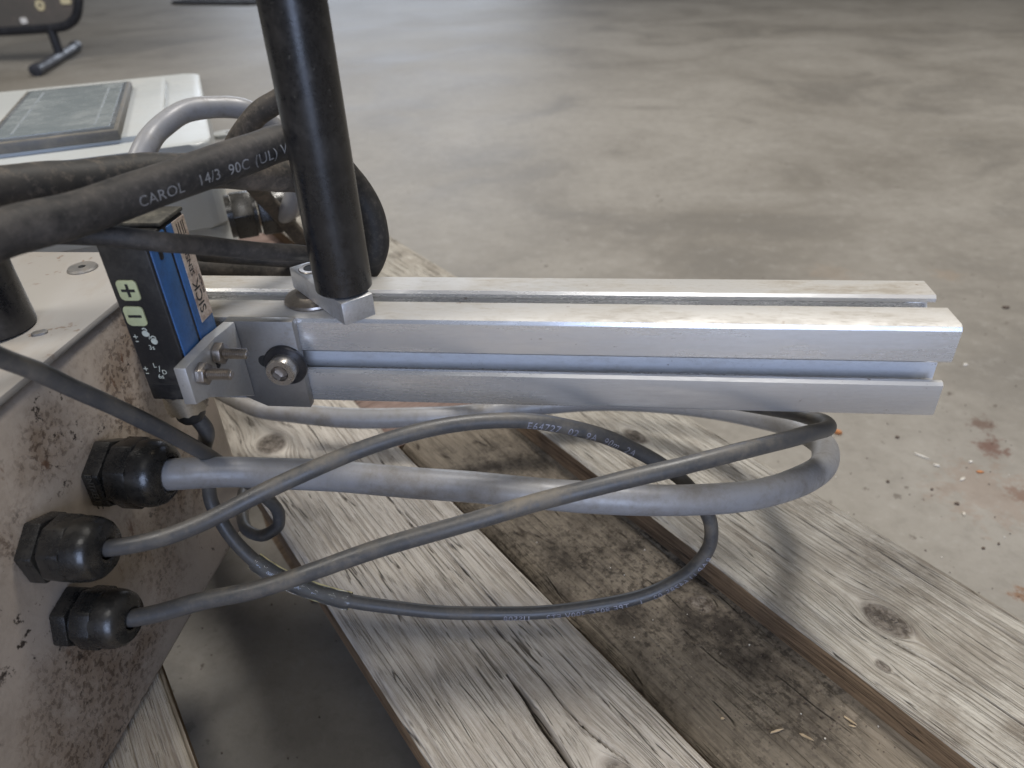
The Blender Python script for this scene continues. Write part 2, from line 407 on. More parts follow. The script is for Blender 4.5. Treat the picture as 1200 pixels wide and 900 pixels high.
mat_wood('wood_low', (.185, .158, .125), (.112, .094, .074), (.04, .031, .023), .95, (.034, .028, .023), 3.0, 180, lines=.2, speck=.65)
mat_wood('wood_left', (.52, .46, .37), (.36, .30, .23), (.12, .08, .055), .25, (.2, .15, .1), 12.0, 300, lines=.5)
mat_wood('wood_cross', (.235, .175, .155), (.15, .105, .09), (.05, .032, .025), .4, (.09, .06, .05), 17.0, 220, lines=.4)
mat_wood('wood_side', (.235, .165, .105), (.125, .082, .052), (.04, .025, .016), .35, (.10, .07, .045), 31.0, 420, lines=.5)

def mat_concrete():
    t = NT('concrete')
    v = t.coord()
    big = t.noise(v, 1.3, 7, .62, .6); mid = t.noise(t.coord(loc=(4, 2, 0)), 3.0, 8, .62, .7); fine = t.noise(v, 55, 8, .75); grit = t.noise(v, 420, 3, .6)
    cloud = t.noise(t.coord(loc=(9, 5, 0)), 11, 9, .72, .4)
    c = t.mix(t.ramp(big, .36, .62), (.178, .163, .140), (.252, .235, .208))
    c = t.mix(t.math('MULTIPLY', t.ramp(mid, .45, .66), .50), c, (.295, .278, .250))
    c = t.mix(t.math('MULTIPLY', t.ramp(mid, .36, .47, (1, 1, 1, 1), (0, 0, 0, 1)), .5), c, (.128, .119, .106))
    c = t.mix(t.math('MULTIPLY', t.ramp(cloud, .50, .68), .28), c, (.155, .143, .125))
    c = t.mix(t.math('MULTIPLY', t.ramp(fine, .50, .66), .35), c, (.14, .128, .11))
    c = t.mix(t.math('MULTIPLY', t.ramp(fine, .32, .46, (1, 1, 1, 1), (0, 0, 0, 1)), .30), c, (.34, .328, .303))
    sp = t.math('MULTIPLY', t.ramp(t.noise(t.coord(loc=(1, 1, 0)), 90, 3, .6), .66, .71), t.ramp(t.noise(v, 9, 2), .48, .6))
    c = t.mix(t.math('MULTIPLY', sp, .8), c, (.07, .055, .042))
    # rust marks with their own outline, lying where iron scraps rusted
    for (px, py, rad, stf, colr) in ((1163, 524, .013, .85, (.105, .050, .036)), (1152, 497, .012, .8, (.10, .06, .045)), (1158, 576, .042, .28, (.20, .12, .08)),
                                     (1199, 699, .008, .8, (.17, .08, .035)), (1194, 578, .012, .6, (.13, .065, .042)), (1110, 322, .02, .25, (.26, .19, .13)), (975, 320, .03, .2, (.28, .21, .15))):
        p = atz(px, py, FLOOR)
        q = t.n('ShaderNodeVectorMath', operation='DISTANCE'); q.inputs[1].default_value = (p.x, p.y, FLOOR)
        t.link(t.coord(), q.inputs[0])
        d = t.math('ADD', q.outputs['Value'], t.math('MULTIPLY', t.math('SUBTRACT', t.noise(v, 85, 6, .8), .5), rad * 5.0))
        c = t.mix(t.math('MULTIPLY', t.ramp(d, rad * .55, rad, (1, 1, 1, 1), (0, 0, 0, 1)), stf), c, colr)
    # fine pale scratches / hairline cracks
    for (a, b) in (((985, 408), (1200, 418)),):
        A, B = atz(*a, FLOOR), atz(*b, FLOOR); d = (B - A).normalized(); nn = Vector((-d.y, d.x, 0))
        q = t.n('ShaderNodeVectorMath', operation='DOT_PRODUCT'); q.inputs[1].default_value = nn; t.link(t.coord(), q.inputs[0])
        e = t.math('ABSOLUTE', t.math('ADD', t.math('SUBTRACT', q.outputs['Value'], A.dot(nn)), t.math('MULTIPLY', t.math('SUBTRACT', t.noise(v, 7, 3), .5), .04)))
        c = t.mix(t.math('MULTIPLY', t.math('MULTIPLY', t.ramp(e, .001, .0035, (1, 1, 1, 1), (0, 0, 0, 1)), t.ramp(t.noise(v, 6, 2), .5, .6)), .35), c, (.47, .45, .41))
    t.set(Base_Color=c, Roughness=t.math('ADD', .42, t.math('MULTIPLY', mid, .3))); t.b.inputs['Specular IOR Level'].default_value = .4
    t.bump(t.math('ADD', t.math('MULTIPLY', grit, .4), fine), .25, .0012); MAT['concrete'] = t.m

# ------------------------------------------------------------------ the setting: concrete floor
FLOOR = -0.281
mat_concrete()
bm = bmesh.new()
R_ = 15
vs = [bm.verts.new((x, y, FLOOR)) for x, y in ((-R_, -R_), (R_, -R_), (R_, R_), (-R_, R_))]
bm.faces.new(vs)
me = bpy.data.meshes.new('concrete_floor'); bm.to_mesh(me); bm.free(); me.materials.append(MAT['concrete'])
fl = bpy.data.objects.new('concrete_floor', me); COL.objects.link(fl); fl['kind'] = 'structure'

# ------------------------------------------------------------------ pallet
BA = -0.7238
BN = Vector((math.cos(BA), -math.sin(BA), 0)); BT = Vector((math.sin(BA), math.cos(BA), 0))
_tab = np.random.default_rng(11).random((256, 256))
def vnoise(x, y, s=0):
    x = x + 37.7 * s; y = y + 17.3 * s
    xi = np.floor(x).astype(int); yi = np.floor(y).astype(int); fx = x - xi; fy = y - yi
    fx = fx * fx * (3 - 2 * fx); fy = fy * fy * (3 - 2 * fy)
    g = lambda a, b: _tab[a % 256, b % 256]
    return (g(xi, yi) * (1 - fx) + g(xi + 1, yi) * fx) * (1 - fy) + (g(xi, yi + 1) * (1 - fx) + g(xi + 1, yi + 1) * fx) * fy
def board(parent, name, mat, n0, n1, s0, s1, ztop, th, knots=(), seed=0, cracks=(), dv=.0007, dl=.0028, groove=.0005, soft=.0018, T=None, Nv=None, wob=.006):
    """a sawn board: weathered relief on its upper face, worn arrises, grain flowing round its knots"""
    T = T or BT; Nv = Nv or BN
    w = n1 - n0; na = int(w / dv); nb = int((s1 - s0) / dl)
    a = np.linspace(0, w, na + 1)[None, :]; b = np.linspace(s0, s1, nb + 1)[:, None]
    A = a + 0 * b; B = b + 0 * a
    psi = A + wob * (vnoise(B * 5, A * 6, seed) - .5) + .012 * (vnoise(B * 1.7, A * 2, seed + 1) - .5)
    kn = np.zeros_like(A)
    for (ka, kb, R, st) in knots:
        ds = (B - kb) / st; da = A - ka; r2 = ds ** 2 + da ** 2
        psi = psi - da * (R * R) / (r2 + (.35 * R) ** 2) * .75
        ed = R * (.9 + .35 * (vnoise(np.arctan2(ds, da) * 1.3, r2 * 0, seed + 5) - .5))
        kn = np.maximum(kn, np.clip(1 - np.sqrt(r2) / ed, 0, 1))
    g1 = vnoise(psi * 210, B * 5, seed + 2); g2 = vnoise(psi * 420, B * 11, seed + 3); g3 = vnoise(psi * 75, B * 3, seed + 4)
    h = groove * (1.1 * (g1 - .5) + .8 * (g2 - .5) + 1.2 * (g3 - .5)) * (1 - np.clip(kn * 3, 0, 1))
    rel = np.zeros_like(A)
    for (p0, b0, ln, wd, dep) in cracks:
        j = int(np.clip((b0 - s0) / (s1 - s0) * nb, 0, nb)); i0 = int(np.clip(p0 / w * na, 0, na))
        pc = psi[j, i0] + .0012 * (vnoise(B * 60, B * 0, seed + 9) - .5)
        env = np.clip(1 - np.abs(B - b0) / ln, 0, 1) ** .5
        m = np.clip(1 - np.abs(psi - pc) / (wd * np.maximum(env, .01)), 0, 1) * (env > 0)
        m = m * (np.abs(A - p0) < .03)
        rel = np.maximum(rel, m); h = h - dep * m
    edge = np.minimum(A, w - A) + .0008 * (vnoise(B * 40, A * 40, seed + 7) - .5)
    edge = edge - .0035 * np.clip((vnoise(B * 34, A * 3 + (A > w / 2) * 9, seed + 8) - .66) / .34, 0, 1)   # chipped arrises
    h = h - soft * np.clip(1 - edge / (soft * 1.6), 0, 1) ** 2
    h = h - .0006 * np.clip(kn * 4, 0, 1) * vnoise(A * 500, B * 500, seed)
    Z = ztop + h
    nx, ny = na + 1, nb + 1
    X = Nv.x * (n0 + A) + T.x * B; Y = Nv.y * (n0 + A) + T.y * B
    top = np.stack([X, Y, Z], -1).reshape(-1, 3)
    # loop of side vertices (top rim copied to the underside)
    rim = list(range(0, nx)) + [j * nx + nx - 1 for j in range(1, ny)] + [(ny - 1) * nx + i for i in range(nx - 2, -1, -1)] + [j * nx for j in range(ny - 2, 0, -1)]
    mid = top[rim].copy(); low = top[rim].copy()
    Aq = A.reshape(-1)[rim]; Bq = B.reshape(-1)[rim]
    low[:, 2] = ztop - th
    mid[:, 2] = ztop - th * .45
    dd = .0009 * (vnoise(Bq * 22, Aq * 9, seed + 12) - .5)
    mid[:, 0] += Nv.x * dd; mid[:, 1] += Nv.y * dd
    V = np.concatenate([top, mid, low]); nt = len(top); m = len(rim)
    I, J = np.meshgrid(np.arange(na), np.arange(nb)); q = (J * nx + I).reshape(-1)
    F = [tuple(x) for x in np.stack([q, q + 1, q + nx + 1, q + nx], -1)]
    for k in range(m):
        k2 = (k + 1) % m
        F.append((rim[k2], rim[k], nt + k, nt + k2)); F.append((nt + k2, nt + k, nt + m + k, nt + m + k2))
    F.append(tuple(nt + m + k for k in range(m))[::-1])
    off = np.array(OFF[root_of(parent).name])
    me = bpy.data.meshes.new(name); me.from_pydata((V - off).tolist(), [], F); me.update()
    sideY = np.concatenate([np.zeros(m) + .45 * th, np.zeros(m) + th])
    ps = np.concatenate([psi.reshape(-1), psi.reshape(-1)[rim] + .45 * th, psi.reshape(-1)[rim] + th])
    bb = np.concatenate([B.reshape(-1), Bq, Bq])
    at = me.attributes.new('grain', 'FLOAT_VECTOR', 'POINT')
    at.data.foreach_set('vector', np.stack([bb, ps, np.concatenate([A.reshape(-1), Aq, Aq])], -1).astype(np.float32).reshape(-1))
    at = me.attributes.new('knot', 'FLOAT', 'POINT')
    at.data.foreach_set('value', np.concatenate([kn.reshape(-1), np.zeros(2 * m)]).astype(np.float32))
    at = me.attributes.new('relief', 'FLOAT', 'POINT')
    at.data.foreach_set('value', np.concatenate([rel.reshape(-1), np.zeros(2 * m)]).astype(np.float32))
    me.shade_smooth(); me.set_sharp_from_angle(angle=math.radians(50))
    me.materials.append(MAT[mat]); me.materials.append(MAT['wood_side'])   # sawn edges are browner than the weathered face
    mi = np.zeros(len(F), np.int32); mi[na * nb:] = 1; me.polygons.foreach_set('material_index', mi)
    o = bpy.data.objects.new(name, me); COL.objects.link(o); o.parent = parent
    return o
DECK = -0.16
def nb_(px, py, z=DECK):
    p = atz(px, py, z); return p.dot(BN), p.dot(BT)
def kn_(n0, px, py, R, st, z=DECK):
    n, s = nb_(px, py, z); return (n - n0, s, R, st)
def ck_(n0, px, py, ln, wd, dep, z=DECK):
    n, s = nb_(px, py, z); return (n - n0, s, ln, wd, dep)
pallet = thing('pallet', 'weathered grey wooden pallet under the painted box', 'pallet', tuple(BN * -.1 + BT * .2 + Vector((0, 0, FLOOR))))
M0, M1 = -.2005, -.1095
R0, R1 = -.0265, .0615
L1 = -.278
b_ = board(pallet, 'deck_board', 'wood_mid', M0, M1, -.36, .78, DECK, .017,
      knots=[kn_(M0, 318, 520, .012, 1.3), kn_(M0, 742, 935, .010, 2.4)], seed=1,
      cracks=[ck_(M0, 640, 850, .030, .0020, .006), ck_(M0, 470, 600, .04, .0004, .002), ck_(M0, 565, 690, .05, .0004, .002), ck_(M0, 640, 800, .05, .0006, .0025),
              ck_(M0, 690, 800, .05, .0004, .002), ck_(M0, 530, 640, .02, .0004, .002)],
      groove=.0006, wob=.012)
b_['label'] = 'split grey deck board running out from under the box'
board(pallet, 'deck_board', 'wood_right', R0, R1, -.36, .80, DECK, .016,
      knots=[kn_(R0, 1040, 726, .0095, 1.7), kn_(R0, 745, 511, .007, 1.8), kn_(R0, 1035, 780, .003, 1.5)], seed=4,
      cracks=[ck_(R0, 900, 640, .05, .0004, .0012), ck_(R0, 1100, 690, .06, .0005, .0015), ck_(R0, 960, 620, .04, .0005, .0015), ck_(R0, 1130, 800, .06, .0005, .0015)], groove=.0004, wob=.005)
b_ = board(pallet, 'sunken_board', 'wood_low', -.0985, -.0095, -.36, .282, DECK - .0162, .038,
      knots=[kn_(-.0985, 822, 708, .007, 1.2, DECK - .0162)], seed=8, cracks=[], groove=.0004, soft=.006, wob=.008)
b_['label'] = 'dirt-caked lower board showing through the gap'
board(pallet, 'deck_board', 'wood_left', L1 - .089, L1, -.30, .5, DECK, .016, seed=12, groove=.0003, wob=.012)
board(pallet, 'deck_board', 'wood_left', L1 - .089 - .085 - .089, L1 - .089 - .085, -.30, .7, DECK, .016, seed=15, groove=.0003, dv=.003, dl=.01)
# cross pieces run the other way, under the deck
for i, (sa, sb, na_) in enumerate(((.283, .372, -.185), (.66, .75, -.56))):
    board(pallet, 'stringer', 'wood_cross', -sb, -sa, na_, .075, DECK - .0175, .1027, seed=20 + i, dv=.002, dl=.006, T=BN, Nv=-BT)
# ------------------------------------------------------------------ aluminium profile
def profile_pts():
    face = [(-20 + 2.2, 0), (-5.4, 0), (-4.3, 1.1), (-4.3, 2.6), (-10.3, 2.6), (-10.3, 6.0), (-7.6, 9.0),
            (7.6, 9.0), (10.3, 6.0), (10.3, 2.6), (4.3, 2.6), (4.3, 1.1), (5.4, 0), (20 - 2.2, 0), (20 - .75, .65), (20 - .02, 2.0)]
    out = []
    for k in range(4):
        a = math.pi / 2 * k; c, s = math.cos(a), math.sin(a)
        for u, d in face:
            x, y = u, -20 + d
            out.append(((c * x - s * y) / 1000, (s * x + c * y) / 1000))
    return out
bm = bmesh.new()
from mathutils.geometry import tessellate_polygon
_pp = profile_pts(); _ends = []
for x_ in (-.305, 0.0): _ends.append([bm.verts.new((x_, y_ + .02, z_ - .02)) for y_, z_ in _pp])
for k in range(len(_pp)):
    k2 = (k + 1) % len(_pp); bm.faces.new((_ends[0][k], _ends[0][k2], _ends[1][k2], _ends[1][k]))
for tri in tessellate_polygon([[Vector((y_, z_, 0)) for y_, z_ in _pp]]):
    for e_ in _ends: bm.faces.new([e_[q] for q in tri])
ap = tag(obj('aluminium_profile', bm, MAT['alum'], ang=30), 'long silver slotted aluminium extrusion sticking out from the painted box', 'extrusion')
ap.data.materials.append(MAT['alum_dusty']); ap.data.materials.append(MAT['alum_slot'])      # dust and handling grime lie on the two upper flats
for pg_ in ap.data.polygons:
    if pg_.normal.z > .9 and pg_.center.z > .0395: pg_.material_index = 1
    elif abs(pg_.center.x) < .1 and pg_.area > .001 and abs(abs(pg_.center.y) - .011) < .0006 and abs(pg_.normal.y) > .9: pg_.material_index = 2

# ------------------------------------------------------------------ painted steel box with cable glands
XF = -.325; TOPZ = .003
bx = thing('steel_box', 'dirty grey painted steel box with black cable glands on its side', 'box', (-.45, -.08, DECK))
bm = bmesh.new(); box(bm, (-.62, -.235, DECK + .0005), (XF, .056, TOPZ - .0035), bevel=.006, seg=3); obj('body', bm, MAT['paint'], bx)
bm = bmesh.new(); box(bm, (-.6215, -.2365, TOPZ - .003), (XF + .0012, .0572, TOPZ), bevel=.0009); lid = obj('lid', bm, MAT['lid_paint'], bx)
p = atz(97, 315, TOPZ)
bm = bmesh.new(); lathe(bm, [(0, .0003), (.0016, .0003), (.0016, .0012), (.0058, .0012), (.0064, .0004), (.0064, -.001)], fr((p.x, p.y, TOPZ)), 28); sc = obj('countersunk_screw', bm, MAT['alum_plate'], lid)
bm = bmesh.new(); lathe(bm, [(0, .00135), (.0015, .00135), (.0015, -.0005)], fr((p.x, p.y, TOPZ)), 6); obj('screw_socket', bm, MAT['ink_black'], lid)
p = atz(47, 391, TOPZ)
bm = bmesh.new(); prism(bm, rrect(.0056, .0034, .0015), fr((p.x, p.y, TOPZ), axes((0, 0, 1), (1, .6, 0))), -.0005, .0008, .0003); obj('rivet', bm, MAT['alum_plate'], lid)

bm = bmesh.new(); box(bm, (XF - .001, .0125, -.0335), (-.3053, .0275, -.0065), bevel=.0008); obj('profile_mount', bm, MAT['alum_plate'], bx)
def gland(y, z, s, xend, turn, hole, letters=None):
    """cable gland screwed into the side of the box, axis along +x"""
    L = xend - XF
    ax = axes((1, 0, 0), (0, math.sin(turn), math.cos(turn)))
    f = fr((XF, y, z), ax)
    bm = bmesh.new(); lathe(bm, [(0, 0), (s * .86, 0), (s * .86, L * .33), (0, L * .33)], f, 32); g = obj('cable_gland', bm, MAT['gland'], bx)
    bm = bmesh.new(); prism(bm, ngon(s * 1.08, 6, .2), f, .0004, L * .26, .0008); obj('lock_nut', bm, MAT['gland'], g)
    bm = bmesh.new(); prism(bm, ngon(s * 1.06, 8, .35), f, L * .30, L * .62, .0010); obj('dome_nut', bm, MAT['gland'], g)
    bm = bmesh.new()
    lathe(bm, [(s * .97, L * .55), (s * .985, L * .70), (s * .96, L * .80), (s * .88, L * .90), (s * .74, L * .965), (hole + .0012, L), (hole + .0003, L * .985), (hole, L * .9)], f, 40)
    obj('dome', bm, MAT['gland'], g)
    if letters:
        # raised letters on the hexagon flat turned to the front
        k = max(range(6), key=lambda i: (ax[0] * math.cos(.2 + math.pi / 6 + i * math.pi / 3) + ax[1] * math.sin(.2 + math.pi / 6 + i * math.pi / 3)).dot(Vector((0, -.8, .35))))
        a = .2 + math.pi / 6 + k * math.pi / 3
        nrm = ax[0] * math.cos(a) + ax[1] * math.sin(a)
        up = Vector((1, 0, 0)); along = up.cross(nrm)
        c = Vector((XF + L * .135, y, z)) + nrm * (s * 1.08 * math.cos(math.pi / 6))
        obj('lettering', text_plane(letters, .0036, fr(c, (along, up, nrm)), thick=.0003), MAT['gland_letter'], g)
    return g
gland(-.0345, -.0525, .0138, -.2965, .25, .0065, 'ENTRELEC')
gland(-.0755, -.0525, .0118, -.2985, .1, .0033)
gland(-.0785, -.0860, .0112, -.2995, .55, .0036)

# ------------------------------------------------------------------ black posts
pr = thing('support_rod', 'black round upright rod standing on a small aluminium block on the extrusion', 'rod', (-.2255, .0005, .0012))
RC = Vector((-.2252, .0008, 0))
bm = bmesh.new(); lathe(bm, [(0, .0128), (.0098, .0128), (.0106, .0136), (.0106, .30), (0, .30)], fr((RC.x, RC.y, 0)), 56); obj('rod', bm, MAT['rod_black'], pr)
A = Vector((-.2487, .0235, 0)); Bq = Vector((-.2178, -.0078, 0)); d = (Bq - A).normalized()
f = fr(A, (d, Vector((-d.y, d.x, 0)), Vector((0, 0, 1))))
LB = (Bq - A).length
bm = bmesh.new(); box(bm, (-.001, -.0066, .0034), (LB, .0066, .0125), f, .0006); blk = obj('foot_block', bm, MAT['alum_block'], pr)
bm = bmesh.new(); lathe(bm, [(.0035, .0118), (.0035, .0127), (.0051, .0128), (.0056, .0124), (.0056, .0118)], fr(A + d * .0065), 28); obj('hole_rim', bm, MAT['steel'], blk)
bm = bmesh.new(); lathe(bm, [(0, .01255), (.0034, .01255), (.0034, .012)], fr(A + d * .0065), 24); obj('screw_hole', bm, MAT['ink_black'], blk)
wc = Vector((-.2445, .0165, 0))
bm = bmesh.new(); lathe(bm, [(0, .0002), (.0118, .0002), (.0121, .0008), (.0117, .0016), (.008, .0026), (.0072, .0033), (0, .0033)], fr(wc), 44); obj('washer', bm, MAT['steel'], pr)

ps = thing('support_post', 'thick black round post standing on the lid of the painted box', 'post', (-.3585, -.018, TOPZ))
bm = bmesh.new(); lathe(bm, [(0, .0003), (.0134, .0003), (.0140, .001), (.0136, .02), (.0134, .26), (0, .26)], fr((-.3585, -.018, TOPZ)), 48); obj('post', bm, MAT['rod_black'], ps)

# ------------------------------------------------------------------ sensor bracket
br = thing('sensor_bracket', 'bent aluminium angle bracket bolted to the front slot of the extrusion', 'bracket', (-.26, -.004, -.04))
bm = bmesh.new()
FXL, FXR = -.2742, -.2697
pl = [(-.2468, .0004), (-.2468, -.0398), (-.2655, -.0398), (-.2742, -.0352), (-.2742, .0004)]
prism(bm, pl, lambda p: Vector((p[0], p[2], p[1])), -.0044, -.0003, .0003)
obj('plate', bm, MAT['alum_plate'], br)
bm = bmesh.new()
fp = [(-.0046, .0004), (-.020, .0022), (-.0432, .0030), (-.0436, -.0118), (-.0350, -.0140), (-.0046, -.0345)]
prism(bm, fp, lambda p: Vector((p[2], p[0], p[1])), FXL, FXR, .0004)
obj('flange', bm, MAT['alum_flange_lit'], br)
bc = aty(327, 433, -.0085)
f = fr((-.2530, -.0044, bc.z), axes((0, -1, 0)))
bm = bmesh.new(); lathe(bm, [(0, 0), (.0088, 0), (.0088, .0012), (.0084, .0016), (.0045, .0017), (.0, .0017)], f, 40); obj('washer', bm, MAT['dark_steel'], br)
bm = bmesh.new(); lathe(bm, [(0, .0016), (.0057, .0016), (.0059, .0066), (.0055, .0073), (.0034, .0073)], f, 36)
hd = obj('cap_screw', bm, MAT['bolt'], br)
bm = bmesh.new(); lathe(bm, [(.0035, .0073), (.0033, .0048), (0, .0046)], fr(Vector((-.2530, -.0044, bc.z)), axes((0, -1, 0), (.3, 0, 1))), 6); obj('hex_socket', bm, MAT['steel'], hd)
bm = bmesh.new(); prism(bm, rrect(.0062, .0054, .0026), fr((-.2612, -.0044, bc.z + .0012), ((Vector((1, 0, 0)), Vector((0, 0, 1)), Vector((0, -1, 0))))), -.0002, .00012); obj('slot', bm, MAT['ink_black'], br)
def nut(y, z):
    f = fr((FXR, y, z), axes((1, 0, 0), (0, .25, 1)))
    bm = bmesh.new(); prism(bm, ngon(.0043, 6), f, .0002, .0034, .0005); n_ = obj('nut', bm, MAT['steel'], br)
    prof = [(0, 0)]; h = 0
    while h < .0118: prof += [(.0016, h), (.0021, h + .00035)]; h += .0007
    prof += [(.0015, h), (.0013, h + .0004), (0, h + .0004)]
    bm = bmesh.new(); lathe(bm, prof, f, 24); obj('stud', bm, MAT['steel'], n_)
pn = atx(262, 414, FXR + .003); nut(pn.y, pn.z)
pn = atx(243, 438, FXR + .003); nut(pn.y, pn.z)
for px in ((254, 421),):
    q = atx(*px, FXR); bm = bmesh.new(); prism(bm, rrect(.0030, .0075, .0014), fr((FXR, q.y, q.z), (Vector((0, 1, 0)), Vector((0, 0, 1)), Vector((1, 0, 0)))), -.0002, .00012); obj('slot', bm, MAT['ink_black'], br)

# ------------------------------------------------------------------ photoelectric sensor
SX0, SX1, SY0, SY1, SZ0, SZ1 = -.2925, -.2746, -.0345, -.0085, -.0165, .0462
sn = thing('photoelectric_sensor', 'black and blue box sensor with lime plus and minus buttons', 'sensor', ((SX0 + SX1) / 2, (SY0 + SY1) / 2, SZ0))
bm = bmesh.new(); box(bm, (SX0, SY0, SZ0), (SX1 - .0008, SY1, SZ1), bevel=.0007, seg=3); hs = obj('housing', bm, MAT['sensor_black'], sn)
bm = bmesh.new(); box(bm, (SX0, SY0 + .010, SZ1 + .0002), (SX1 - .0002, SY1 + .0004, SZ1 + .0018), bevel=.0006); obj('cap', bm, MAT['cap_dusty'], sn)
# blue side: front half, groove, back half
yg = SY0 + .0128
bm = bmesh.new(); box(bm, (SX1 - .0045, SY0 + .0012, SZ0 + .008), (SX1 - .0002, yg - .0008, SZ1 - .0010), bevel=.0007); bl = obj('blue_side', bm, MAT['sensor_blue'], sn)
bm = bmesh.new(); box(bm, (SX1 - .0045, yg - .001, SZ0 + .008), (SX1 - .0016, yg + .001, SZ1 - .0012)); obj('groove', bm, MAT['sensor_blue'], bl)
bm = bmesh.new(); box(bm, (SX1 - .0045, yg + .0008, SZ0 + .008), (SX1 - .0002, SY1 - .0002, SZ1 - .0010), bevel=.0007); obj('blue_rib', bm, MAT['sensor_blue'], bl)
bm = bmesh.new(); prism(bm, rrect(.0022, .0050, .0010), fr((SX1 - .0002, SY0 + .0058, SZ1 - .007), (Vector((0, 1, 0)), Vector((0, 0, 1)), Vector((1, 0, 0)))), -.0002, .00012); obj('slot', bm, MAT['ink_black'], bl)
yl0, yl1 = yg + .0040, SY1 - .0009
lz0, lz1 = SZ0 + .0235, SZ1 - .0008
bm = bmesh.new(); box(bm, (SX1 - .0003, yl0, lz0), (SX1 + .00005, yl1, lz1)); lb = obj('label', bm, MAT['label_tan'], sn)
ym = (yl0 + yl1) / 2
FT = lambda y, z: fr((SX1 + .00007, y, z), (Vector((0, 0, 1)), Vector((0, -1, 0)), Vector((1, 0, 0))))
obj('lettering', text_plane('SICK', .0062, FT(ym - .0010, lz0 + .0095), spacing=1.0), MAT['ink_black'], lb)
obj('small_print', text_plane('SENSICK', .0036, FT(ym - .0010, lz0 + .0245)), MAT['ink_black'], lb)
obj('small_print', text_plane('DC 10...30V', .0015, FT(yl1 - .0015, lz0 + .013)), MAT['ink_black'], lb)
bm = bmesh.new()
for k, yy in enumerate((-.0022, -.0008, .0008, .0020)):
    box(bm, (SX1 + .00005, ym + yy, lz1 - .0062), (SX1 + .00014, ym + yy + .0004, lz1 - .0012))
prism(bm, [(-.0006, 0), (.0006, 0), (0, -.0016)], fr((SX1 + .00005, ym - .0006, lz1 - .0060), (Vector((0, 1, 0)), Vector((0, 0, 1)), Vector((1, 0, 0)))), 0, .0001)
obj('arrow_marks', bm, MAT['ink_black'], lb)
# front: buttons and symbols
FN = lambda x, z: fr((x, SY0, z), (Vector((1, 0, 0)), Vector((0, 0, 1)), Vector((0, -1, 0))))
for (px, py, kind) in ((151, 340, '+'), (159, 370, '-')):
    q = aty(px, py, SY0)
    bm = bmesh.new(); prism(bm, rrect(.0072, .0074, .0014), FN(q.x, q.z), -.0002, .0005, .0002); b_ = obj('button', bm, MAT['button_lime'], sn)
    bm = bmesh.new(); box(bm, (-.0024, -.0005, .0004), (.0024, .0005, .00062), FN(q.x, q.z))
    if kind == '+':
        box(bm, (-.0005, .0005, .0004), (.0005, .0024, .00062), FN(q.x, q.z)); box(bm, (-.0005, -.0024, .0004), (.0005, -.0005, .00062), FN(q.x, q.z))
    obj('plus_sign' if kind == '+' else 'minus_sign', bm, MAT['ink_black'], b_)
def sym(strs):
    for (s_, px, py, sz) in strs:
        q = aty(px, py, SY0); obj('marking', text_plane(s_, sz, fr((q.x, SY0 - .00003, q.z), (Vector((1, 0, 0)), Vector((0, 0, 1)), Vector((0, -1, 0))))), MAT['ink_pale'], hs)
sym((('+', 159, 394.5, .0036), ('-', 161, 400, .0042), ('/', 175, 394, .0036), ('3s', 178, 407, .0026),
     ('+', 171, 432, .0036), ('-', 173, 437.5, .0042), ('L', 181.5, 428, .0026), ('/', 187, 432, .0036), ('D', 193, 436, .0026), ('6s', 189, 441, .0026)))
for (px, py, op) in ((170.5, 391, 1), (181, 400, 0)):
    q = aty(px, py, SY0); f = fr((q.x, SY0, q.z), (Vector((1, 0, 0)), Vector((0, 0, 1)), Vector((0, -1, 0))))
    bm = bmesh.new(); prism(bm, ngon(.00125, 12), f, -.0001, .00008)
    for k in range(8 - op * 2):
        a0, a1 = math.pi * k / 8, math.pi * (k + 1) / 8
        prism(bm, [(r * math.cos(a), r * 1.1 * math.sin(a) + .0011) for r, a in ((.0007, a0), (.0011, a0), (.0011, a1), (.0007, a1))], f, -.0001, .00008)
    obj('padlock_mark', bm, MAT['ink_pale'], hs)
bm = bmesh.new(); box(bm, (SX0 + .0008, SY0 - .0002, SZ0 + .0068), (SX1 - .0055, SY0 + .0001, SZ0 + .0072)); obj('seam', bm, MAT['ink_black'], hs)
# plug: stub, knurled ring, cable boot
PC = Vector(((SX0 + SX1) / 2 - .0035, SY0 + .0105, SZ0))
bm = bmesh.new(); lathe(bm, [(0, .001), (.0075, .001), (.0066, -.0022), (0, -.0022)], fr(PC), 32); obj('socket', bm, MAT['sensor_black'], sn)
bm = bmesh.new()
n = 28; rows = [-.0022 - .0085 * k / 6 for k in range(7)]
rr_ = [[bm.verts.new(PC + Vector(((.0069 + .0010 * ((i + j) % 2)) * math.cos(2 * math.pi * i / n), (.0069 + .0010 * ((i + j) % 2)) * math.sin(2 * math.pi * i / n), z))) for i in range(n)] for j, z in enumerate(rows)]
for A_, B_ in zip(rr_, rr_[1:]):
    for i in range(n): bm.faces.new((A_[i], A_[(i + 1) % n], B_[(i + 1) % n], B_[i]))
bm.faces.new(rr_[0][::-1]); bm.faces.new(rr_[-1])
obj('knurled_ring', bm, MAT['braid'], sn, ang=80)
bm = bmesh.new(); lathe(bm, [(0, -.0106), (.0060, -.0106), (.0054, -.0145), (.0040, -.0165), (0, -.0165)], fr(PC), 28); obj('cable_boot', bm, MAT['sensor_black'], sn)

